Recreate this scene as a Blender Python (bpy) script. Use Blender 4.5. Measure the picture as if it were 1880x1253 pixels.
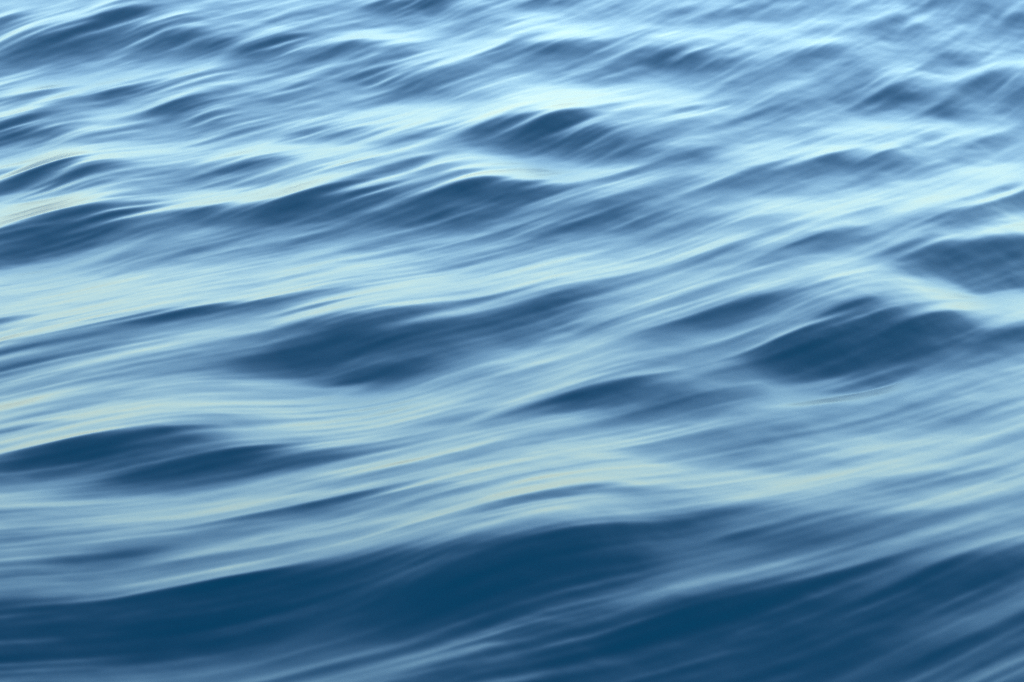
import bpy, math
import numpy as np

scene = bpy.context.scene
for o in list(bpy.data.objects):
    bpy.data.objects.remove(o, do_unlink=True)

# ---------------------------------------------------------------- camera
cam_data = bpy.data.cameras.new('camera')
cam = bpy.data.objects.new('camera', cam_data)
scene.collection.objects.link(cam)
CAM_H, PITCH, VHALF = 4.5, 20.0, 8.0          # metres, degrees
HW = math.tan(math.radians(VHALF)) * 1024 / 682
cam.location = (0.0, 0.0, CAM_H)
cam.rotation_euler = (math.radians(90 - PITCH), 0.0, 0.0)
cam_data.sensor_fit = 'HORIZONTAL'
cam_data.sensor_width = 36.0
cam_data.lens = 18.0 / HW
cam_data.clip_start = 0.1
cam_data.clip_end = 20000.0
scene.camera = cam

# ---------------------------------------------------------------- sky and sun
SUN_ELEV, SUN_AZ = math.radians(22), math.radians(195)     # behind the camera, to the left
world = bpy.data.worlds.new('World')
scene.world = world
world.use_nodes = True
nt = world.node_tree
nt.nodes.clear()
sky = nt.nodes.new('ShaderNodeTexSky')
sky.sky_type = 'NISHITA'
sky.sun_disc = False
sky.sun_elevation = SUN_ELEV
sky.sun_rotation = SUN_AZ
sky.altitude = 0.0
sky.air_density = 1.64
sky.dust_density = 1.1
sky.ozone_density = 5.3
bg = nt.nodes.new('ShaderNodeBackground')
bg.inputs['Strength'].default_value = 0.12
wo = nt.nodes.new('ShaderNodeOutputWorld')
nt.links.new(sky.outputs[0], bg.inputs[0])
nt.links.new(bg.outputs[0], wo.inputs[0])

sun_data = bpy.data.lights.new('sun', 'SUN')
sun_data.energy = 1.0
sun_data.angle = math.radians(12)
sun_data.color = (1.0, 0.95, 0.88)
sun = bpy.data.objects.new('sun', sun_data)
scene.collection.objects.link(sun)
sun.location = (-6, -10, 12)
sun.rotation_euler = (math.radians(90) - SUN_ELEV, 0.0, math.pi - SUN_AZ)

scene.view_settings.view_transform = 'Standard'
scene.view_settings.look = 'None'
scene.view_settings.gamma = 1.0
scene.view_settings.use_curve_mapping = False
scene.view_settings.exposure = 2.42
scene.cycles.use_denoising = False
scene.cycles.max_bounces = 4

# ---------------------------------------------------------------- water
BASE_TONE = [  # x, y in metres, and the lightness the water's lean is shaped to give
    (-3.67, 19.51, 0.818), (-2.62, 19.51, 0.505), (-1.57, 19.51, 0.656), (-0.52, 19.51, 0.643),
    (0.52, 19.51, 0.734), (1.57, 19.51, 0.718), (2.62, 19.51, 0.615), (3.67, 19.51, 0.537),
    (-3.2, 16.82, 0.631), (-2.29, 16.82, 0.55), (-1.37, 16.82, 0.654), (-0.46, 16.82, 0.682),
    (0.46, 16.82, 0.746), (1.37, 16.82, 0.622), (2.29, 16.82, 0.679), (3.2, 16.82, 0.524),
    (-2.84, 14.74, 0.861), (-2.03, 14.74, 0.463), (-1.22, 14.74, 0.888), (-0.41, 14.74, 0.484),
    (0.41, 14.74, 0.754), (1.22, 14.74, 0.686), (2.03, 14.74, 0.821), (2.84, 14.74, 0.813),
    (-2.55, 13.07, 0.287), (-1.82, 13.07, 0.791), (-1.09, 13.07, 1.012), (-0.36, 13.07, 0.875),
    (0.36, 13.07, 0.776), (1.09, 13.07, 0.639), (1.82, 13.07, 0.654), (2.55, 13.07, 0.266),
    (-2.32, 11.72, 0.751), (-1.65, 11.72, 0.235), (-0.99, 11.72, 0.238), (-0.33, 11.72, 0.534),
    (0.33, 11.72, 0.557), (0.99, 11.72, 0.461), (1.65, 11.72, 0.414), (2.32, 11.72, 0.974),
    (-2.12, 10.59, 0.573), (-1.51, 10.59, 0.727), (-0.91, 10.59, 0.646), (-0.3, 10.59, 0.526),
    (0.3, 10.59, 0.565), (0.91, 10.59, 0.704), (1.51, 10.59, 0.588), (2.12, 10.59, 0.556),
    (-1.96, 9.64, 0.421), (-1.4, 9.64, 0.533), (-0.84, 9.64, 0.67), (-0.28, 9.64, 0.632),
    (0.28, 9.64, 0.511), (0.84, 9.64, 0.232), (1.4, 9.64, 0.417), (1.96, 9.64, 0.535),
    (-1.81, 8.83, 0.25), (-1.3, 8.83, 0.534), (-0.78, 8.83, 0.487), (-0.26, 8.83, 0.12),
    (0.26, 8.83, 0.09), (0.78, 8.83, 0.458), (1.3, 8.83, 0.658), (1.81, 8.83, 0.137),
]
HEAD = [25, 5, 36, 6, -6]
SA = [0.06, 0.035, 0.04]
GAIN = 0.48
SMAX = 0.7
SKYGAIN = 6.9
BODY = 0.02
LAM = 0.09
K0 = 0.04
FLOOR = [4.5, 0.35]
SMEAR = 0.01

# each wave face: tone of its tilt (below 0 leans towards the shore, above 0 away),
# how far it spreads beyond and before its line, and the line itself in metres
WAVES = [
    (-0.261, 0.175, 0.759, [(-0.54, 9.098), (0.14, 9.306), (0.83, 9.225), (1.53, 9.370), (2.18, 9.370), (2.38, 9.330)]),
    (-0.45, 0.494, 0.494, [(-1.55, 12.453), (-1.14, 12.585), (-0.73, 12.672), (-0.18, 12.846)]),
    (-0.203, 0.221, 0.332, [(-2.25, 8.719), (-2.07, 8.789), (-1.65, 8.952), (-1.22, 9.055), (-0.78, 9.153), (-0.32, 9.215)]),
    (-0.174, 0.239, 0.239, [(-0.88, 9.369), (-0.32, 9.369), (0.14, 9.440), (0.61, 9.480)]),
    (-0.624, 0.278, 0.694, [(-4.73, 20.051), (-4.29, 19.940), (-3.92, 19.944), (-3.59, 20.135), (-3.25, 20.362), (-2.94, 20.168), (-2.69, 19.991), (-2.35, 19.784)]),
    (-0.546, 0.176, 0.265, [(-2.41, 19.479), (-2.19, 19.523), (-1.89, 19.641), (-1.56, 19.523)]),
    (-0.546, 0.162, 0.178, [(-2.65, 19.642), (-2.50, 19.682), (-2.29, 19.660)]),
    (-0.39, 0.193, 0.193, [(-4.84, 20.613), (-4.40, 20.534), (-4.25, 20.464), (-4.04, 20.357)]),
    (-0.624, 0.201, 0.252, [(-1.39, 21.062), (-1.05, 20.977), (-0.76, 20.958), (-0.47, 20.791)]),
    (-0.468, 0.182, 0.182, [(-0.81, 20.884), (-0.64, 20.944), (-0.47, 20.859)]),
    (-0.312, 0.238, 0.238, [(-1.52, 20.204), (-1.25, 20.372), (-0.93, 20.501)]),
    (0.6084, 0.377, 0.377, [(-5.01, 21.382), (-4.51, 21.100), (-3.98, 20.817), (-3.54, 20.469)]),
    (0.4056, 0.198, 0.198, [(-3.14, 20.549), (-2.92, 20.713), (-2.72, 20.979)]),
    (0.8112, 0.229, 0.229, [(-1.60, 19.972), (-1.18, 19.931), (-0.77, 19.870)]),
    (0.9126, 0.265, 0.265, [(-0.71, 19.517), (-0.40, 19.503), (0.04, 19.624)]),
    (0.8112, 0.154, 0.154, [(-4.43, 18.673), (-4.12, 19.060), (-3.95, 19.336), (-3.78, 19.542)]),
    (0.4056, 0.371, 0.371, [(-4.50, 18.977), (-4.06, 18.797), (-3.61, 18.674), (-3.19, 18.758), (-2.80, 19.047), (-2.35, 18.957)]),
    (0.3042, 0.297, 0.297, [(-2.76, 19.094), (-2.45, 19.109), (-2.12, 19.268)]),
    (-0.195, 0.308, 0.308, [(-3.16, 19.004), (-2.96, 18.798), (-2.75, 18.682)]),
    (-0.546, 0.148, 0.243, [(-1.33, 18.700), (-1.08, 18.792), (-0.86, 18.724), (-0.60, 18.577)]),
    (-0.273, 0.209, 0.209, [(-1.35, 18.944), (-1.00, 19.003), (-0.57, 19.087)]),
    (-0.312, 0.170, 0.170, [(-0.26, 19.022), (-0.11, 19.165), (0.09, 19.305)]),
    (-0.468, 0.141, 0.141, [(-3.33, 18.136), (-3.12, 18.293), (-2.87, 18.307)]),
    (-0.39, 0.157, 0.157, [(-4.37, 18.389), (-3.98, 18.362), (-3.79, 18.356), (-3.55, 18.327)]),
    (-0.546, 0.136, 0.224, [(-2.91, 17.875), (-2.70, 17.975), (-2.53, 18.002), (-2.31, 17.863), (-2.05, 17.743)]),
    (-0.273, 0.272, 0.272, [(-2.51, 17.790), (-2.32, 17.614), (-2.14, 17.482)]),
    (-0.273, 0.154, 0.154, [(-1.88, 18.103), (-1.74, 18.220), (-1.60, 18.323)]),
    (-0.351, 0.138, 0.138, [(-1.37, 17.966), (-1.09, 18.180), (-0.84, 18.210), (-0.37, 17.905)]),
    (0.9126, 0.138, 0.138, [(-4.30, 18.085), (-3.90, 17.990), (-3.73, 17.965), (-3.56, 18.021)]),
    (0.507, 0.151, 0.151, [(-3.49, 17.874), (-3.16, 17.986), (-2.79, 18.053)]),
    (0.7098, 0.132, 0.132, [(-3.42, 17.596), (-3.01, 17.560), (-2.63, 17.787)]),
    (-0.624, 0.130, 0.143, [(-4.15, 17.395), (-3.81, 17.488), (-3.61, 17.511), (-3.36, 17.460), (-3.10, 17.373), (-2.90, 17.530)]),
    (-0.39, 0.184, 0.184, [(-4.24, 17.792), (-3.85, 17.719), (-3.69, 17.730), (-3.48, 17.723)]),
    (1.112, 0.122, 0.168, [(-4.02, 16.757), (-3.68, 16.822), (-3.37, 16.753), (-3.09, 16.870), (-2.73, 17.032), (-2.35, 17.166)]),
    (0.984157, 0.164, 0.230, [(-2.23, 16.850), (-1.92, 16.876), (-1.52, 16.819), (-1.12, 16.567), (-0.80, 16.391)]),
    (0.7098, 0.357, 0.321, [(-1.42, 17.559), (-0.98, 17.634), (-0.57, 17.583), (-0.16, 17.320), (0.08, 17.279)]),
    (-0.468, 0.125, 0.172, [(-1.68, 17.099), (-1.48, 17.290), (-1.27, 17.195), (-0.98, 16.992)]),
    (-0.702, 0.123, 0.371, [(-0.50, 16.603), (-0.23, 16.878), (-0.04, 17.019), (0.16, 17.041), (0.39, 17.062), (0.63, 16.971), (0.98, 17.020)]),
    (-0.41255, 0.326, 0.326, [(-0.19, 16.408), (0.16, 16.781), (0.47, 16.767), (0.81, 16.604)]),
    (-0.591173, 0.161, 0.161, [(0.58, 16.540), (0.82, 16.509), (1.08, 16.574)]),
    (-0.52256, 0.115, 0.115, [(1.10, 16.292), (1.24, 16.383), (1.42, 16.516)]),
    (-0.408668, 0.160, 0.320, [(-3.55, 16.378), (-3.21, 16.442), (-2.83, 16.469), (-2.43, 16.625)]),
    (-0.68614, 0.122, 0.122, [(-3.34, 16.052), (-3.07, 16.068), (-2.77, 16.084)]),
    (-0.494638, 0.154, 0.154, [(-3.83, 15.900), (-3.55, 16.162), (-3.34, 16.276), (-3.15, 16.292)]),
    (-0.179907, 0.319, 0.319, [(-2.50, 16.555), (-2.26, 16.477), (-1.94, 16.332)]),
    (-0.337937, 0.136, 0.136, [(-2.15, 15.915), (-1.87, 16.055), (-1.53, 16.035)]),
    (1.14941, 0.108, 0.108, [(-2.74, 15.436), (-2.42, 15.679), (-1.98, 15.684), (-1.70, 15.804), (-1.40, 15.854), (-1.11, 15.941), (-0.71, 16.162)]),
    (1.3, 0.116, 0.116, [(-3.81, 15.803), (-3.46, 15.722), (-3.21, 15.613), (-2.84, 15.388)]),
    (0.78, 0.100, 0.100, [(-3.65, 15.096), (-3.35, 15.183), (-3.26, 15.214), (-3.15, 15.279)]),
    (1.06146, 0.154, 0.154, [(-0.86, 16.164), (-0.53, 16.319), (-0.15, 16.182), (0.22, 15.997), (0.59, 15.956), (1.01, 16.133)]),
    (-0.95, 0.100, 0.549, [(-3.59, 14.812), (-3.32, 15.018), (-3.13, 15.181), (-2.90, 15.283), (-2.65, 15.317), (-2.38, 15.396)]),
    (-0.8, 0.185, 0.264, [(-3.51, 14.429), (-3.26, 14.708), (-3.02, 14.924), (-2.76, 15.040), (-2.48, 15.113)]),
    (-0.75, 0.104, 0.371, [(-2.55, 15.347), (-2.31, 15.410), (-1.95, 15.409), (-1.59, 15.434), (-1.23, 15.518), (-0.87, 15.604), (-0.55, 15.645)]),
    (-0.89769, 0.105, 0.259, [(-0.73, 15.548), (-0.51, 15.582), (-0.26, 15.661), (0.00, 15.648), (0.22, 15.572), (0.47, 15.372)]),
    (-0.35, 0.274, 0.411, [(-1.97, 15.005), (-1.49, 15.117), (-0.93, 15.206), (-0.32, 15.344), (0.21, 15.197), (0.57, 15.082)]),
    (-0.45, 0.203, 0.203, [(-2.07, 14.656), (-1.88, 14.534), (-1.70, 14.424)]),
    (-0.4, 0.155, 0.155, [(-1.61, 14.537), (-1.38, 14.672), (-1.11, 14.744)]),
    (-0.4, 0.134, 0.134, [(-0.87, 14.808), (-0.42, 15.024), (0.07, 15.162)]),
    (-0.55, 0.120, 0.120, [(0.17, 14.763), (0.56, 14.985), (0.96, 15.124)]),
    (-0.3, 0.129, 0.129, [(-0.65, 14.462), (-0.24, 14.723), (0.24, 14.891)]),
    (-0.4, 0.111, 0.111, [(0.28, 15.202), (0.57, 15.272), (0.90, 15.362)]),
    (0.6084, 0.288, 0.288, [(-0.05, 20.321), (0.16, 20.422), (0.42, 20.566)]),
    (0.8112, 0.343, 0.343, [(-0.04, 19.696), (0.45, 19.741), (0.91, 20.015), (1.29, 20.277)]),
    (-0.468, 0.202, 0.202, [(-0.05, 20.906), (0.29, 20.994), (0.69, 21.033)]),
    (-0.312, 0.194, 0.194, [(1.35, 20.391), (1.83, 20.569), (2.40, 20.655)]),
    (0.8112, 0.277, 0.277, [(1.59, 19.899), (2.11, 20.143), (2.50, 19.957)]),
    (0.8112, 0.222, 0.222, [(1.61, 19.574), (2.13, 19.392), (2.50, 19.544), (3.04, 19.895)]),
    (0.507, 0.193, 0.193, [(2.46, 20.347), (3.08, 20.467), (3.63, 20.721)]),
    (-0.585, 0.157, 0.157, [(0.90, 19.177), (1.11, 19.329), (1.38, 19.481)]),
    (-0.312, 0.255, 0.255, [(-0.04, 18.854), (0.26, 19.103), (0.62, 19.240), (0.98, 19.398)]),
    (-0.663, 0.151, 0.228, [(0.95, 18.871), (1.27, 19.046), (1.52, 18.984), (1.77, 18.796)]),
    (-0.351, 0.181, 0.181, [(0.30, 18.341), (0.73, 18.579), (1.08, 18.895)]),
    (-0.312, 0.146, 0.146, [(1.70, 18.529), (1.88, 18.584), (2.06, 18.669)]),
    (-0.351, 0.214, 0.214, [(2.08, 18.920), (2.47, 19.242), (2.81, 19.491)]),
    (-0.585, 0.156, 0.156, [(2.71, 18.085), (3.03, 18.299), (3.36, 18.518)]),
    (-0.312, 0.277, 0.396, [(3.31, 18.485), (3.67, 18.537), (3.99, 18.429), (4.35, 18.367)]),
    (-0.468, 0.166, 0.166, [(3.01, 17.628), (3.25, 17.808), (3.52, 17.951)]),
    (-0.351, 0.152, 0.152, [(2.43, 17.837), (2.74, 18.035), (3.02, 18.221)]),
    (-0.312, 0.217, 0.217, [(3.39, 19.241), (3.61, 19.353), (3.88, 19.471)]),
    (-0.312, 0.193, 0.193, [(4.04, 20.365), (4.21, 20.442), (4.39, 20.482), (4.84, 20.639)]),
    (-0.195, 0.211, 0.211, [(3.15, 20.027), (3.33, 20.139), (3.56, 20.304)]),
    (0.8112, 0.168, 0.168, [(3.21, 18.662), (3.55, 18.869), (3.87, 18.967), (4.13, 19.192), (4.59, 19.485)]),
    (0.507, 0.249, 0.249, [(2.83, 18.995), (3.04, 18.921), (3.29, 18.890)]),
    (0.8112, 0.266, 0.381, [(-0.21, 17.969), (0.25, 18.011), (0.67, 18.163), (1.09, 18.195), (1.54, 18.055)]),
    (0.7098, 0.145, 0.145, [(0.92, 17.299), (1.31, 17.679), (1.74, 17.947)]),
    (1.0622, 0.116, 0.116, [(1.15, 15.984), (1.58, 16.221), (2.00, 16.538), (2.40, 16.725), (2.78, 16.879)]),
    (0.961506, 0.132, 0.132, [(1.42, 16.516), (1.78, 16.724), (2.13, 16.988)]),
    (0.6084, 0.211, 0.211, [(2.11, 17.163), (2.66, 17.401), (3.06, 17.377), (3.78, 17.392), (4.12, 17.280)]),
    (-0.76833, 0.117, 0.193, [(1.97, 16.262), (2.29, 16.430), (2.54, 16.570), (2.84, 16.775)]),
    (-0.53972, 0.126, 0.126, [(2.45, 16.210), (2.62, 16.300), (2.79, 16.421)]),
    (-0.3252, 0.123, 0.123, [(3.15, 16.758), (3.39, 17.004), (3.64, 17.257)]),
    (-0.43284, 0.179, 0.179, [(1.06, 15.680), (1.47, 15.807), (1.91, 16.060)]),
    (-0.1401, 0.382, 0.382, [(1.60, 15.980), (2.08, 15.915), (2.46, 15.981), (2.94, 16.442)]),
    (1.08829, 0.208, 0.208, [(1.57, 14.930), (1.98, 15.136), (2.38, 15.410), (2.78, 15.664), (3.22, 16.056), (3.62, 16.548), (4.06, 16.972)]),
    (1.0038, 0.151, 0.151, [(2.93, 15.504), (3.20, 15.762), (3.52, 16.087), (3.94, 16.433)]),
    (0.78, 0.139, 0.139, [(1.24, 15.069), (1.64, 15.262), (2.06, 15.447)]),
    (-0.4, 0.110, 0.110, [(2.14, 14.982), (2.34, 15.143), (2.55, 15.329)]),
    (-0.5, 0.198, 0.198, [(2.62, 14.890), (3.06, 15.177), (3.43, 15.629), (3.85, 16.027)]),
    (1.3, 0.158, 0.136, [(-3.33, 13.634), (-3.03, 13.564), (-2.68, 13.442), (-2.35, 13.390), (-1.98, 13.480), (-1.66, 13.711), (-1.37, 13.837), (-1.05, 13.829), (-0.72, 13.790), (-0.39, 13.690)]),
    (0.78, 0.088, 0.088, [(-2.04, 13.223), (-1.66, 13.422), (-1.41, 13.544), (-1.07, 13.642)]),
    (0.975, 0.167, 0.095, [(-0.48, 13.505), (-0.22, 13.426), (0.00, 13.518), (0.19, 13.590), (0.46, 13.833), (0.73, 14.104), (1.01, 14.302), (1.22, 14.395), (1.51, 14.642), (1.70, 14.834)]),
    (0.39, 0.238, 0.238, [(-3.43, 14.085), (-3.13, 14.060), (-2.60, 13.897), (-2.05, 13.951), (-1.54, 14.156)]),
    (0.91, 0.076, 0.076, [(-3.20, 13.052), (-2.92, 13.056), (-2.60, 13.016), (-2.29, 13.030), (-2.00, 13.145), (-1.80, 13.288)]),
    (-0.4, 0.078, 0.078, [(-3.24, 13.234), (-2.96, 13.249), (-2.64, 13.204), (-2.29, 13.177)]),
    (-0.85, 0.084, 0.127, [(-2.48, 12.868), (-2.14, 13.057), (-1.88, 13.198), (-1.64, 13.287), (-1.39, 13.295), (-1.06, 13.141), (-0.74, 13.054), (-0.44, 13.107)]),
    (-0.6, 0.183, 0.183, [(-1.52, 12.737), (-1.28, 12.819), (-1.04, 12.901), (-0.74, 12.912), (-0.40, 12.892)]),
    (-0.65, 0.177, 0.177, [(-1.50, 12.224), (-1.25, 12.430), (-1.02, 12.606), (-0.73, 12.723), (-0.43, 12.827), (-0.15, 12.964)]),
    (-0.8, 0.152, 0.152, [(-1.05, 12.175), (-0.86, 12.288), (-0.65, 12.369), (-0.48, 12.466), (-0.27, 12.584)]),
    (-0.5, 0.204, 0.204, [(-0.39, 12.618), (-0.18, 12.790), (0.06, 12.981), (0.40, 13.047)]),
    (-0.4, 0.104, 0.104, [(-2.19, 12.921), (-1.84, 13.073), (-1.53, 13.134)]),
    (0.39, 0.072, 0.072, [(-1.44, 12.568), (-1.30, 12.657), (-1.12, 12.748)]),
    (-0.15, 0.233, 0.233, [(-3.02, 12.199), (-2.76, 12.221), (-2.58, 12.224), (-2.41, 12.249)]),
    (1.01957, 0.218, 0.261, [(-2.32, 11.575), (-1.93, 11.637), (-1.67, 11.745), (-1.46, 11.868), (-1.20, 11.890), (-0.91, 11.810), (-0.57, 11.851), (-0.23, 11.840)]),
    (0.675146, 0.062, 0.062, [(-2.68, 10.686), (-2.47, 10.840), (-2.34, 10.945), (-2.20, 11.088), (-2.07, 11.284)]),
    (-0.7295, 0.081, 0.081, [(-2.79, 11.183), (-2.56, 11.271), (-2.46, 11.310), (-2.32, 11.418)]),
    (-0.78326, 0.105, 0.211, [(-2.63, 10.479), (-2.44, 10.671), (-2.26, 10.805), (-2.09, 10.937), (-1.92, 10.986), (-1.70, 10.939), (-1.48, 10.876), (-1.29, 10.859), (-1.08, 10.825)]),
    (0.691971, 0.200, 0.200, [(-1.26, 11.281), (-0.87, 11.260), (-0.49, 11.166), (-0.05, 11.184)]),
    (0.933794, 0.053, 0.053, [(-0.67, 10.523), (-0.36, 10.594), (-0.10, 10.644), (0.16, 10.704), (0.45, 10.854)]),
    (0.615114, 0.110, 0.110, [(0.10, 10.679), (0.47, 10.637), (0.77, 10.589), (1.06, 10.598)]),
    (-0.4, 0.118, 0.118, [(-0.03, 14.801), (0.24, 14.803), (0.59, 14.871)]),
    (-0.5, 0.120, 0.120, [(0.63, 14.782), (0.84, 14.947), (1.06, 15.042)]),
    (-0.75, 0.089, 0.110, [(1.56, 14.067), (1.81, 14.271), (2.03, 14.377), (2.26, 14.318)]),
    (-0.4, 0.146, 0.146, [(1.13, 14.094), (1.30, 14.189), (1.51, 14.304)]),
    (-0.85, 0.173, 0.197, [(2.18, 14.029), (2.44, 14.208), (2.70, 14.329), (2.95, 14.389), (3.20, 14.448), (3.52, 14.465)]),
    (-0.7, 0.218, 0.218, [(2.26, 13.862), (2.60, 14.126), (2.87, 14.121), (3.17, 14.295), (3.51, 14.451)]),
    (-0.6, 0.144, 0.144, [(2.63, 13.734), (2.88, 13.975), (3.16, 14.209), (3.52, 14.502)]),
    (-0.5, 0.137, 0.137, [(2.34, 14.407), (2.62, 14.675), (3.04, 15.084), (3.41, 15.528), (3.83, 15.915)]),
    (0.455, 0.090, 0.090, [(2.16, 14.088), (2.36, 14.295), (2.61, 14.604)]),
    (0.715, 0.138, 0.092, [(1.30, 13.363), (1.68, 13.629), (2.03, 13.869), (2.29, 14.107)]),
    (0.325, 0.181, 0.181, [(0.61, 13.578), (0.90, 13.631), (1.20, 13.658)]),
    (-0.55, 0.127, 0.148, [(-0.03, 12.978), (0.22, 13.226), (0.41, 13.291), (0.56, 13.179), (0.68, 12.960)]),
    (-0.6, 0.141, 0.141, [(-0.03, 12.807), (0.25, 12.939), (0.43, 12.836), (0.63, 12.633)]),
    (-0.6, 0.103, 0.145, [(0.72, 12.615), (1.05, 12.924), (1.30, 13.061), (1.53, 13.138), (1.71, 13.087)]),
    (0.455, 0.073, 0.073, [(1.12, 12.683), (1.31, 12.810), (1.51, 12.930)]),
    (-0.4, 0.072, 0.072, [(1.08, 12.557), (1.22, 12.625), (1.36, 12.669)]),
    (0.585, 0.072, 0.072, [(1.19, 12.441), (1.44, 12.599), (1.70, 12.737), (2.00, 12.954)]),
    (-0.85, 0.072, 0.217, [(1.18, 12.310), (1.40, 12.477), (1.62, 12.587), (1.89, 12.777), (2.19, 12.988)]),
    (-0.85, 0.238, 0.238, [(1.29, 12.279), (1.60, 12.415), (1.86, 12.576), (2.16, 12.765), (2.47, 12.939), (2.80, 13.053)]),
    (-0.5, 0.135, 0.135, [(1.49, 12.213), (1.78, 12.359), (2.10, 12.518), (2.41, 12.758)]),
    (-0.6, 0.144, 0.144, [(2.04, 12.767), (2.34, 12.907), (2.69, 13.151)]),
    (-0.45, 0.069, 0.069, [(1.76, 12.244), (1.93, 12.305), (2.11, 12.383)]),
    (0.195, 0.329, 0.329, [(2.15, 13.122), (2.60, 13.352), (3.03, 13.561), (3.33, 13.624)]),
    (0.65, 0.066, 0.066, [(1.40, 11.902), (1.74, 12.093), (2.09, 12.248)]),
    (-0.747, 0.070, 0.087, [(-0.03, 11.440), (0.17, 11.649), (0.34, 11.779), (0.54, 11.915), (0.78, 12.030)]),
    (-0.743304, 0.139, 0.139, [(0.28, 11.722), (0.51, 11.804), (0.68, 11.799), (0.87, 11.714)]),
    (-0.475, 0.085, 0.085, [(0.55, 11.477), (0.78, 11.625), (1.01, 11.656)]),
    (0.52, 0.064, 0.064, [(-0.03, 11.702), (0.17, 11.857), (0.43, 11.982)]),
    (-0.279286, 0.061, 0.061, [(0.80, 11.447), (0.96, 11.495), (1.11, 11.537)]),
    (-0.375929, 0.120, 0.120, [(2.01, 11.525), (2.36, 11.608), (2.66, 11.713), (2.93, 11.818)]),
    (-0.3, 0.085, 0.085, [(2.44, 12.215), (2.62, 12.283), (2.78, 12.343), (3.08, 12.461)]),
    (-0.35, 0.092, 0.092, [(2.65, 12.766), (2.79, 12.850), (2.90, 12.926), (3.22, 13.111)]),
    (0.571071, 0.095, 0.095, [(-0.03, 10.751), (0.43, 11.053), (0.85, 11.304), (1.31, 11.515)]),
    (-0.2975, 0.063, 0.063, [(0.90, 10.942), (1.13, 11.065), (1.38, 11.195)]),
    (0.334314, 0.198, 0.198, [(1.47, 10.972), (1.99, 11.109), (2.55, 11.212), (2.80, 11.233)]),
    (-0.47835, 0.104, 0.104, [(-1.94, 10.580), (-1.67, 10.744), (-1.42, 10.835), (-1.19, 10.883)]),
    (-0.386418, 0.065, 0.065, [(-2.60, 10.318), (-2.41, 10.529), (-2.26, 10.670), (-2.10, 10.813)]),
    (-0.335957, 0.058, 0.058, [(-1.41, 10.513), (-1.24, 10.589), (-1.04, 10.625)]),
    (-0.217466, 0.212, 0.212, [(-2.55, 10.118), (-2.35, 10.228), (-2.01, 10.417), (-1.61, 10.616), (-1.20, 10.687)]),
    (0.538167, 0.051, 0.046, [(-2.39, 9.378), (-2.21, 9.525), (-2.03, 9.670), (-1.88, 9.766), (-1.70, 9.868), (-1.52, 9.979), (-1.33, 10.064), (-1.12, 10.174)]),
    (0.226123, 0.173, 0.173, [(-1.66, 10.264), (-1.24, 10.309), (-0.81, 10.327)]),
    (0.470971, 0.084, 0.084, [(-1.13, 10.278), (-0.81, 10.388), (-0.54, 10.500)]),
    (-0.518973, 0.050, 0.055, [(-1.30, 10.018), (-1.09, 10.100), (-0.95, 10.182), (-0.80, 10.275), (-0.65, 10.298), (-0.45, 10.279), (-0.23, 10.293), (0.03, 10.291)]),
    (-0.526857, 0.048, 0.048, [(-0.79, 10.030), (-0.59, 10.069), (-0.37, 10.087)]),
    (-0.353839, 0.054, 0.054, [(-0.42, 10.032), (-0.10, 10.083), (0.15, 10.202), (0.38, 10.289)]),
    (0.36738, 0.050, 0.050, [(-0.72, 10.166), (-0.45, 10.186), (-0.20, 10.229), (0.05, 10.303)]),
    (0.550457, 0.049, 0.049, [(-0.02, 10.024), (0.15, 10.091), (0.38, 10.234)]),
    (0.355694, 0.052, 0.052, [(-1.49, 9.717), (-1.23, 9.797), (-1.02, 9.885), (-0.78, 9.971), (-0.54, 9.934), (-0.27, 9.883)]),
    (0.3393, 0.084, 0.048, [(-1.70, 9.139), (-1.47, 9.230), (-1.25, 9.343), (-1.03, 9.455), (-0.80, 9.557), (-0.57, 9.629), (-0.26, 9.675)]),
    (-0.319, 0.062, 0.062, [(-1.67, 9.520), (-1.45, 9.622), (-1.24, 9.675), (-0.98, 9.724)]),
    (-0.205062, 0.046, 0.046, [(-0.93, 9.622), (-0.69, 9.699), (-0.33, 9.718), (0.02, 9.715)]),
    (-0.174, 0.071, 0.071, [(-2.34, 9.142), (-2.15, 9.251), (-1.91, 9.428), (-1.65, 9.562)]),
    (-0.522, 0.046, 0.174, [(-2.25, 8.746), (-2.08, 8.881), (-1.95, 8.987), (-1.79, 9.083), (-1.57, 9.140), (-1.40, 9.203), (-1.14, 9.344), (-0.89, 9.435), (-0.66, 9.490), (-0.42, 9.530), (-0.19, 9.556), (0.02, 9.588)]),
    (-0.522, 0.065, 0.065, [(-2.24, 8.693), (-2.07, 8.819), (-1.96, 8.897), (-1.77, 8.999)]),
    (-0.406, 0.141, 0.141, [(-1.89, 8.891), (-1.65, 8.952), (-1.44, 8.984), (-1.22, 9.074), (-0.96, 9.195), (-0.69, 9.292), (-0.39, 9.316)]),
    (0.377, 0.070, 0.070, [(-1.10, 9.194), (-0.88, 9.283), (-0.69, 9.322), (-0.53, 9.338)]),
    (0.3016, 0.041, 0.041, [(-1.75, 8.707), (-1.53, 8.880), (-1.33, 8.999), (-1.11, 9.090), (-0.89, 9.182), (-0.57, 9.250)]),
    (0.4524, 0.039, 0.039, [(-1.11, 8.649), (-0.88, 8.738), (-0.71, 8.817), (-0.53, 8.903)]),
    (0.0754, 0.106, 0.106, [(-2.22, 8.592), (-2.05, 8.705), (-1.93, 8.773), (-1.80, 8.860)]),
    (-0.638, 0.149, 0.238, [(-0.53, 9.291), (-0.32, 9.321), (-0.14, 9.400), (0.00, 9.460), (0.14, 9.486), (0.28, 9.471), (0.42, 9.422), (0.53, 9.307)]),
    (-0.472171, 0.050, 0.088, [(-0.02, 9.496), (0.14, 9.599), (0.29, 9.676), (0.45, 9.726), (0.63, 9.819), (0.81, 9.931)]),
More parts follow.
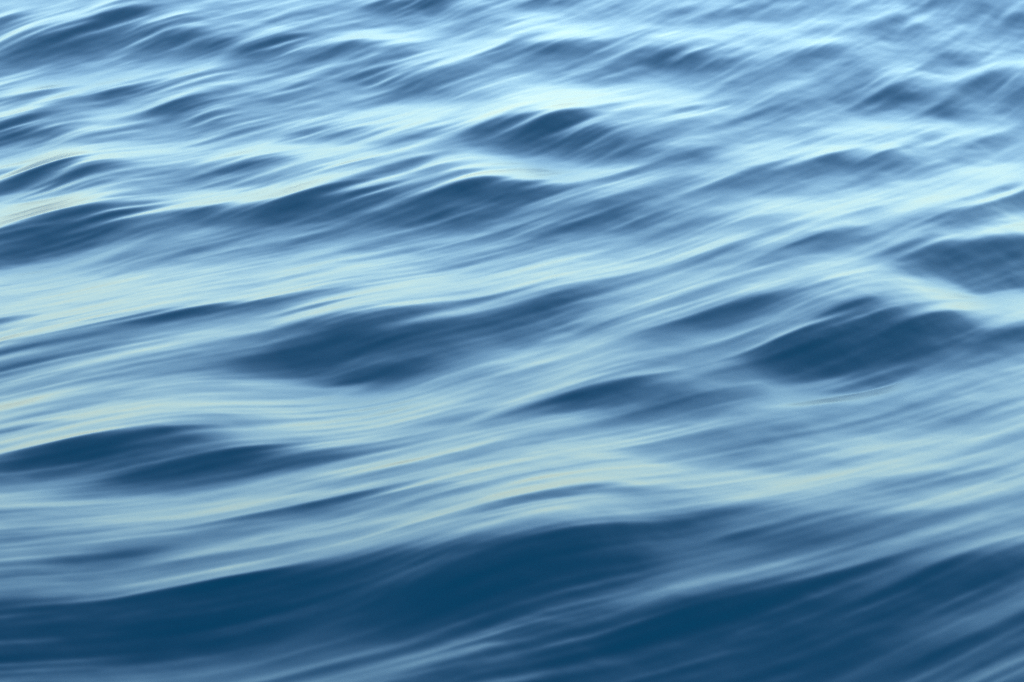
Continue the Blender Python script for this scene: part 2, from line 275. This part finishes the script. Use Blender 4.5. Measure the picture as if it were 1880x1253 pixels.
    (-0.464071, 0.052, 0.091, [(0.95, 9.865), (1.10, 9.963), (1.23, 10.015), (1.38, 10.001), (1.57, 9.959), (1.77, 9.846)]),
    (-0.326405, 0.066, 0.066, [(0.71, 9.928), (0.94, 10.071), (1.12, 10.120)]),
    (0.2262, 0.154, 0.154, [(0.40, 9.453), (0.66, 9.528), (0.90, 9.612), (1.17, 9.723)]),
    (0.377, 0.044, 0.044, [(0.94, 9.257), (1.16, 9.385), (1.36, 9.493), (1.57, 9.610), (1.82, 9.745)]),
    (0.1885, 0.066, 0.066, [(-0.02, 8.740), (0.27, 8.904), (0.54, 9.047), (0.85, 9.223)]),
    (-0.464, 0.042, 0.081, [(0.52, 8.967), (0.73, 9.082), (0.91, 9.179), (1.11, 9.284), (1.30, 9.396), (1.58, 9.517)]),
    (-0.29, 0.046, 0.126, [(1.77, 9.706), (1.95, 9.641), (2.12, 9.656), (2.25, 9.736), (2.51, 9.907)]),
    (-0.348, 0.072, 0.107, [(1.59, 9.283), (1.82, 9.391), (2.01, 9.436), (2.20, 9.468), (2.42, 9.495)]),
    (0.1885, 0.105, 0.105, [(1.22, 9.216), (1.38, 9.262), (1.55, 9.304)]),
    (0.2262, 0.125, 0.125, [(1.44, 8.996), (1.72, 9.063), (1.95, 9.119), (2.15, 9.186), (2.37, 9.274)]),
    (0.1885, 0.107, 0.107, [(1.76, 8.771), (1.92, 8.789), (2.08, 8.821), (2.28, 8.867)]),
    (-0.348, 0.100, 0.100, [(0.51, 8.829), (0.81, 8.957), (1.09, 9.088), (1.39, 9.174)]),
    (-0.348, 0.099, 0.099, [(-0.44, 8.700), (-0.20, 8.830), (0.02, 8.968), (0.25, 9.055), (0.50, 9.163)]),
    (-0.29, 0.081, 0.081, [(0.95, 8.771), (1.25, 8.885), (1.50, 8.932)]),
    (-0.174, 0.045, 0.045, [(1.56, 8.898), (1.88, 8.978), (2.12, 9.061), (2.34, 9.140)]),
    (0.687765, 0.083, 0.055, [(0.71, 10.025), (0.94, 10.148), (1.16, 10.315), (1.37, 10.409), (1.61, 10.464)]),
    (0.570038, 0.099, 0.099, [(1.63, 10.226), (1.92, 10.329), (2.19, 10.427), (2.41, 10.519), (2.66, 10.618)]),
    (-0.224443, 0.052, 0.052, [(1.73, 10.421), (2.01, 10.548), (2.38, 10.625)]),
    (0.554023, 0.117, 0.117, [(0.59, 10.580), (0.93, 10.585), (1.24, 10.584), (1.49, 10.728)]),
    (0.323839, 0.154, 0.154, [(1.81, 10.780), (2.18, 10.916), (2.52, 11.033), (2.77, 11.096)]),
    (-0.435309, 0.069, 0.069, [(-0.02, 10.231), (0.28, 10.251), (0.43, 10.265), (0.58, 10.235), (0.75, 10.252)]),
    (-0.266571, 0.079, 0.079, [(0.56, 9.974), (0.65, 10.026), (0.74, 10.051)]),
    (0.246179, 0.197, 0.197, [(1.80, 10.050), (2.06, 9.982), (2.30, 9.944), (2.51, 9.903)]),
    (0.122293, 0.089, 0.089, [(0.12, 9.758), (0.29, 9.742), (0.46, 9.788)]),
]

# ---- the wave field: every wave face is a crest line in metres, with the tone of its tilt
X0, X1, NX = -7.5, 7.5, 1024
Y0, Y1, NY = 5.0, 29.0, 3072
DX, DY = (X1 - X0) / NX, (Y1 - Y0) / NY
GX = (X0 + DX * np.arange(NX)).astype(np.float32)
GY = (Y0 + DY * np.arange(NY)).astype(np.float32)
KX = (2 * np.pi * np.fft.rfftfreq(NX, DX))[None, :]
KY = (2 * np.pi * np.fft.fftfreq(NY, DY))[:, None]

def smooth01(t):
    t = np.clip(t, 0, 1)
    return t * t * (3 - 2 * t)

def gauss_noise(rng, wx, wy):
    w = rng.standard_normal((NY, NX)).astype(np.float32)
    f = np.fft.rfft2(w) * np.exp(-0.5 * ((KX * wx) ** 2 + (KY * wy) ** 2))
    return np.fft.irfft2(f, s=(NY, NX)).astype(np.float32)

def gather(f, ix, iy):
    x0 = np.floor(ix).astype(np.int32); y0 = np.floor(iy).astype(np.int32)
    tx = ix - x0; ty = iy - y0
    x0 %= NX; y0 %= NY
    x1 = (x0 + 1) % NX; y1 = (y0 + 1) % NY
    g = f.ravel()
    a = g[y0 * NX + x0]; b = g[y0 * NX + x1]; c = g[y1 * NX + x0]; d = g[y1 * NX + x1]
    return (a + (b - a) * tx) * (1 - ty) + (c + (d - c) * tx) * ty

def heading():
    # the direction in which the fine ripples are drawn out, as a slope dy/dx in metres
    x = GX[None, :]; y = GY[:, None]
    yn = np.clip((y - 8.5) / 12.7, -0.15, 1.15); xn = np.clip(x / (HW * np.sqrt(y * y + CAM_H ** 2)), -1.15, 1.15)
    ang = HEAD[0] + HEAD[1] * xn + HEAD[2] * yn + HEAD[3] * xn * yn + HEAD[4] * yn * yn
    return np.radians(ang)

def streaks(rng, wx, wy, step, n, A):
    f = drawn_out(gauss_noise(rng, wx, wy), step, n, A)
    return f / f.std()

def drawn_out(f, step, n, A):
    ci = (np.cos(A) / DX).astype(np.float32); si = (np.sin(A) / DY).astype(np.float32)
    jx = np.arange(NX, dtype=np.float32)[None, :]; jy = np.arange(NY, dtype=np.float32)[:, None]
    for k in range(n):
        d = (step * 2 ** k * np.clip(11.0 / GY, .45, 1.3)[:, None]).astype(np.float32)
        f = 0.5 * (gather(f, jx + d * ci, jy + d * si) + gather(f, jx - d * ci, jy - d * si))
    return f

def tone_field(strokes, Yw):
    # Yw: the y coordinate of each grid point after the ripples have ragged the edges
    T = np.zeros((NY, NX), np.float32)
    for a, wt, wb, pts in strokes:
        px = np.array([p[0] for p in pts]); py = np.array([p[1] for p in pts])
        i0 = max(0, int((px[0] - X0) / DX)); i1 = min(NX, int((px[-1] - X0) / DX) + 2)
        if i1 <= i0: continue
        xs = GX[i0:i1]
        # smooth crest line: catmull-rom slopes, hermite
        m = np.gradient(py, px)
        k = np.clip(np.searchsorted(px, xs) - 1, 0, len(px) - 2)
        h = px[k + 1] - px[k]; t = np.clip((xs - px[k]) / h, 0, 1)
        yc = ((2*t**3-3*t**2+1)*py[k] + (t**3-2*t**2+t)*h*m[k] + (-2*t**3+3*t**2)*py[k+1] + (t**3-t**2)*h*m[k+1])
        u = (xs - px[0]) / (px[-1] - px[0])
        amp = a * smooth01(u / 0.3) * smooth01((1 - u) / 0.3)
        j0 = max(0, int((yc.min() - 3.2 * wb - 0.5 - Y0) / DY)); j1 = min(NY, int((yc.max() + 3.2 * wt + 0.5 - Y0) / DY) + 1)
        if j1 <= j0: continue
        d = Yw[j0:j1, i0:i1] - yc[None, :]
        w = np.where(d > 0, wt, wb)
        T[j0:j1, i0:i1] += amp[None, :] * np.exp(-(d / w) ** 2)
    return T

def base_tone_field():
    # base lightness, later shaped into lean, eased between the places in BASE_TONE
    q = 8
    xs = GX[::q][None, :]; ys = GY[::q][:, None]
    num = np.zeros((len(GY) // q, len(GX) // q)); den = np.full_like(num, 1e-3)
    for px, py, t in BASE_TONE:
        e = np.exp(-((xs - px) / (0.62 * py / 9.0)) ** 2 - ((np.log(ys / py)) / 0.09) ** 2)
        num += t * e; den += e
    g = num / den
    jy = np.clip(np.arange(NY) / q, 0, g.shape[0] - 1.001); j = jy.astype(int); f = (jy - j)[:, None]
    g = g[j] * (1 - f) + g[j + 1] * f
    ix = np.clip(np.arange(NX) / q, 0, g.shape[1] - 1.001); i = ix.astype(int); f = (ix - i)[None, :]
    return (g[:, i] * (1 - f) + g[:, i + 1] * f).astype(np.float32)

def lean_table():
    # how light the water shows (0..1) for each lean, looked down upon at each angle: Fresnel mirror of the sky
    el = np.array([0, 2, 4, 6, 8, 10, 12, 14, 16, 19, 22, 26, 30, 35, 40, 50, 60, 70, 90.0])
    lu = np.array([.297, .453, .533, .547, .529, .503, .465, .431, .401, .373, .318, .277, .241, .214, .179, .143, .122, .114, .12])
    th = np.radians(np.linspace(8.0, 42.0, 35))
    u = np.linspace(0, 1, 200)
    S = np.empty((35, 200)); V = np.empty((35, 200))
    for i, a in enumerate(th):
        lo = -np.tan((a - np.radians(FLOOR[0]) - FLOOR[1] * a) / 2); hi = SMAX
        s = lo + (hi - lo) * u
        al = np.arctan(s); inc = np.pi / 2 - a - al
        ci = np.cos(np.clip(inc, 0, 1.55)); ct = np.sqrt(1 - (1 - ci ** 2) / 1.34 ** 2)
        F = 0.5 * (((ci - 1.34 * ct) / (ci + 1.34 * ct)) ** 2 + ((1.34 * ci - ct) / (1.34 * ci + ct)) ** 2)
        L = SKYGAIN * F * np.interp(np.degrees(a + 2 * al), el, lu) + BODY * (1 - F)
        v = np.clip(L, 0, 1) ** (1 / 2.2)
        S[i] = s; V[i] = np.minimum.accumulate(v)
    return th, S, V

def lean_for(V, th0):
    th, S, VT = lean_table()
    out = np.empty_like(V)
    for j in range(NY):
        k = np.clip((th0[j] - th[0]) / (th[1] - th[0]), 0, 33.999); i = int(k); f = k - i
        vt = VT[i] * (1 - f) + VT[i + 1] * f; st = S[i] * (1 - f) + S[i + 1] * f
        lo, hi = vt[-1], vt[0]
        u = (V[j] - lo) / (hi - lo)
        u = np.where(u > .75, .75 + .2 * np.tanh((u - .75) / .2), np.where(u < .3, .3 - .25 * np.tanh((.3 - u) / .25), u))
        out[j] = np.interp(lo + u * (hi - lo), vt[::-1], st[::-1])
    return out

def wave_height(strokes):
    rng = np.random.default_rng(11)
    A = heading()
    fine = streaks(rng, .010, .014, .012, 5, A)
    mid = streaks(rng, .030, .035, .016, 5, A)
    broad = streaks(rng, .06, .07, .020, 5, A)
    y = GY[:, None]; x = GX[None, :]
    Yw = y + (0.03 * fine + 0.055 * mid + 0.06 * broad) * y / 13.0
    T = 1.35 * drawn_out(tone_field(strokes, Yw), SMEAR, 5, A)
    # open water round about: waves of the same make
    g1 = gauss_noise(rng, .45, .16); g1 /= g1.std()
    g2 = streaks(rng, .16, .10, .02, 4, A)
    W = smooth01((1.3 - np.abs(x) / (HW * np.sqrt(y * y + CAM_H ** 2))) / .2) * smooth01((y - 7.3) / .6) * smooth01((25.0 - y) / 2.2)
    V = base_tone_field() + GAIN * 1.1 * np.tanh((T + 0.05 * mid + 0.07 * broad) / 1.1)
    s = lean_for(V, np.arctan2(CAM_H, GY))
    rip = -(SA[0] * fine + SA[1] * mid + SA[2] * broad) * CAM_H / y * (0.75 + 5.0 * np.clip(s, 0, .5) * (1 + 0.9 * smooth01((11.5 - y) / 2.5)))
    g0 = gauss_noise(rng, 1.1, .42); g0 /= g0.std()
    out = 0.12 * g0 + 0.13 * g1 + 0.09 * g2 + 0.03 * mid + 0.015 * fine
    lift = (s * W).sum() / (1 - W).sum()
    s = s * W + (1 - W) * (out - lift)
    rip = rip * W
    low = -np.tan((np.arctan2(CAM_H, y) * (1 - FLOOR[1]) - np.radians(FLOOR[0] - 1.0)) / 2)   # backs never lean farther than this
    k2 = KY ** 2 + LAM * KX ** 2 + K0 ** 2
    for k in range(3):
        f = np.fft.rfft2(s) * (-1j * KY) / k2
        if k < 2:
            g = np.fft.irfft2(f * (1j * KY), s=(NY, NX))
            s = s + np.maximum(low - g, 0) * 0.8
    f = f + np.fft.rfft2(rip) * (-1j * KY) / k2
    h = np.fft.irfft2(f, s=(NY, NX))
    return h.astype(np.float32), T


HEIGHT, _tone = wave_height(WAVES)

def cubic(t):
    return (-0.5*t**3 + t**2 - 0.5*t, 1.5*t**3 - 2.5*t**2 + 1, -1.5*t**3 + 2*t**2 + 0.5*t, 0.5*t**3 - 0.5*t**2)

def water_mesh():
    # rows: fine over the stretch of sea before the camera, ever wider towards the horizon and behind
    core = CAM_H / np.tan(np.radians(np.linspace(PITCH + VHALF + 1.3, PITCH - VHALF - 0.7, 1010)))
    stp = core[-1] - core[-2]
    far = [core[-1]]
    while far[-1] < 9000:
        stp *= 1.07; far.append(far[-1] + stp)
    stp = core[1] - core[0]
    back = [core[0]]
    while back[-1] > -400:
        stp *= 1.12; back.append(back[-1] - stp)
    ys = np.concatenate([np.array(back[:0:-1]), core, np.array(far[1:])])
    u = np.linspace(-1.14, 1.14, 1051)
    stp = u[1] - u[0]
    side = [1.14]
    while side[-1] < 60:
        stp *= 1.09; side.append(side[-1] + stp)
    side = np.array(side[1:])
    us = np.concatenate([-side[::-1], u, side])
    half = HW * np.sqrt(ys * ys + CAM_H ** 2)
    X = half[:, None] * us[None, :]
    # sample the periodic height field, first along y, then along x
    jy = (ys - Y0) / DY
    j0 = np.floor(jy).astype(int)
    rows = sum(c[:, None] * HEIGHT[(j0 + k - 1) % NY] for k, c in enumerate(cubic(jy - j0)))
    ix = (X - X0) / DX
    i0 = np.floor(ix).astype(np.int64)
    Z = 0.0
    ar = np.arange(len(ys))[:, None]
    for k, c in enumerate(cubic(ix - i0)):
        Z = Z + c * rows[ar, (i0 + k - 1) % NX]
    cell = np.maximum(np.gradient(ys)[:, None] * 0.5, np.gradient(X, axis=1))
    Z = Z / (1 + (cell / 0.6) ** 3)          # too coarse to carry waves far out
    n, m = X.shape
    co = np.empty((n, m, 3), np.float32)
    co[..., 0] = X; co[..., 1] = ys[:, None]; co[..., 2] = Z
    idx = np.arange(n * m, dtype=np.int32).reshape(n, m)
    q = np.stack([idx[:-1, :-1], idx[:-1, 1:], idx[1:, 1:], idx[1:, :-1]], -1).reshape(-1, 4)
    me = bpy.data.meshes.new('water')
    me.vertices.add(n * m)
    me.vertices.foreach_set('co', co.ravel())
    me.loops.add(q.size)
    me.loops.foreach_set('vertex_index', q.ravel())
    me.polygons.add(len(q))
    me.polygons.foreach_set('loop_start', np.arange(0, q.size, 4, dtype=np.int32))
    me.polygons.foreach_set('loop_total', np.full(len(q), 4, np.int32))
    me.polygons.foreach_set('use_smooth', np.ones(len(q), bool))
    me.update(calc_edges=True)
    return me

mat = bpy.data.materials.new('sea_water')
mat.use_nodes = True
b = mat.node_tree.nodes['Principled BSDF']
b.inputs['Base Color'].default_value = (0.0, 0.0125, 0.0265, 1)
b.inputs['Roughness'].default_value = 0.2
b.inputs['IOR'].default_value = 1.34
b.inputs['Specular Tint'].default_value = (0.15, 0.8, 1.0, 1)       # sky reflection tinted teal at steep view, so dark faces lose red

me = water_mesh()
me.materials.append(mat)
water = bpy.data.objects.new('water', me)
scene.collection.objects.link(water)
water['kind'] = 'structure'
water['label'] = 'rippling blue sea water with silky pale and dark wave bands'
water['category'] = 'water'
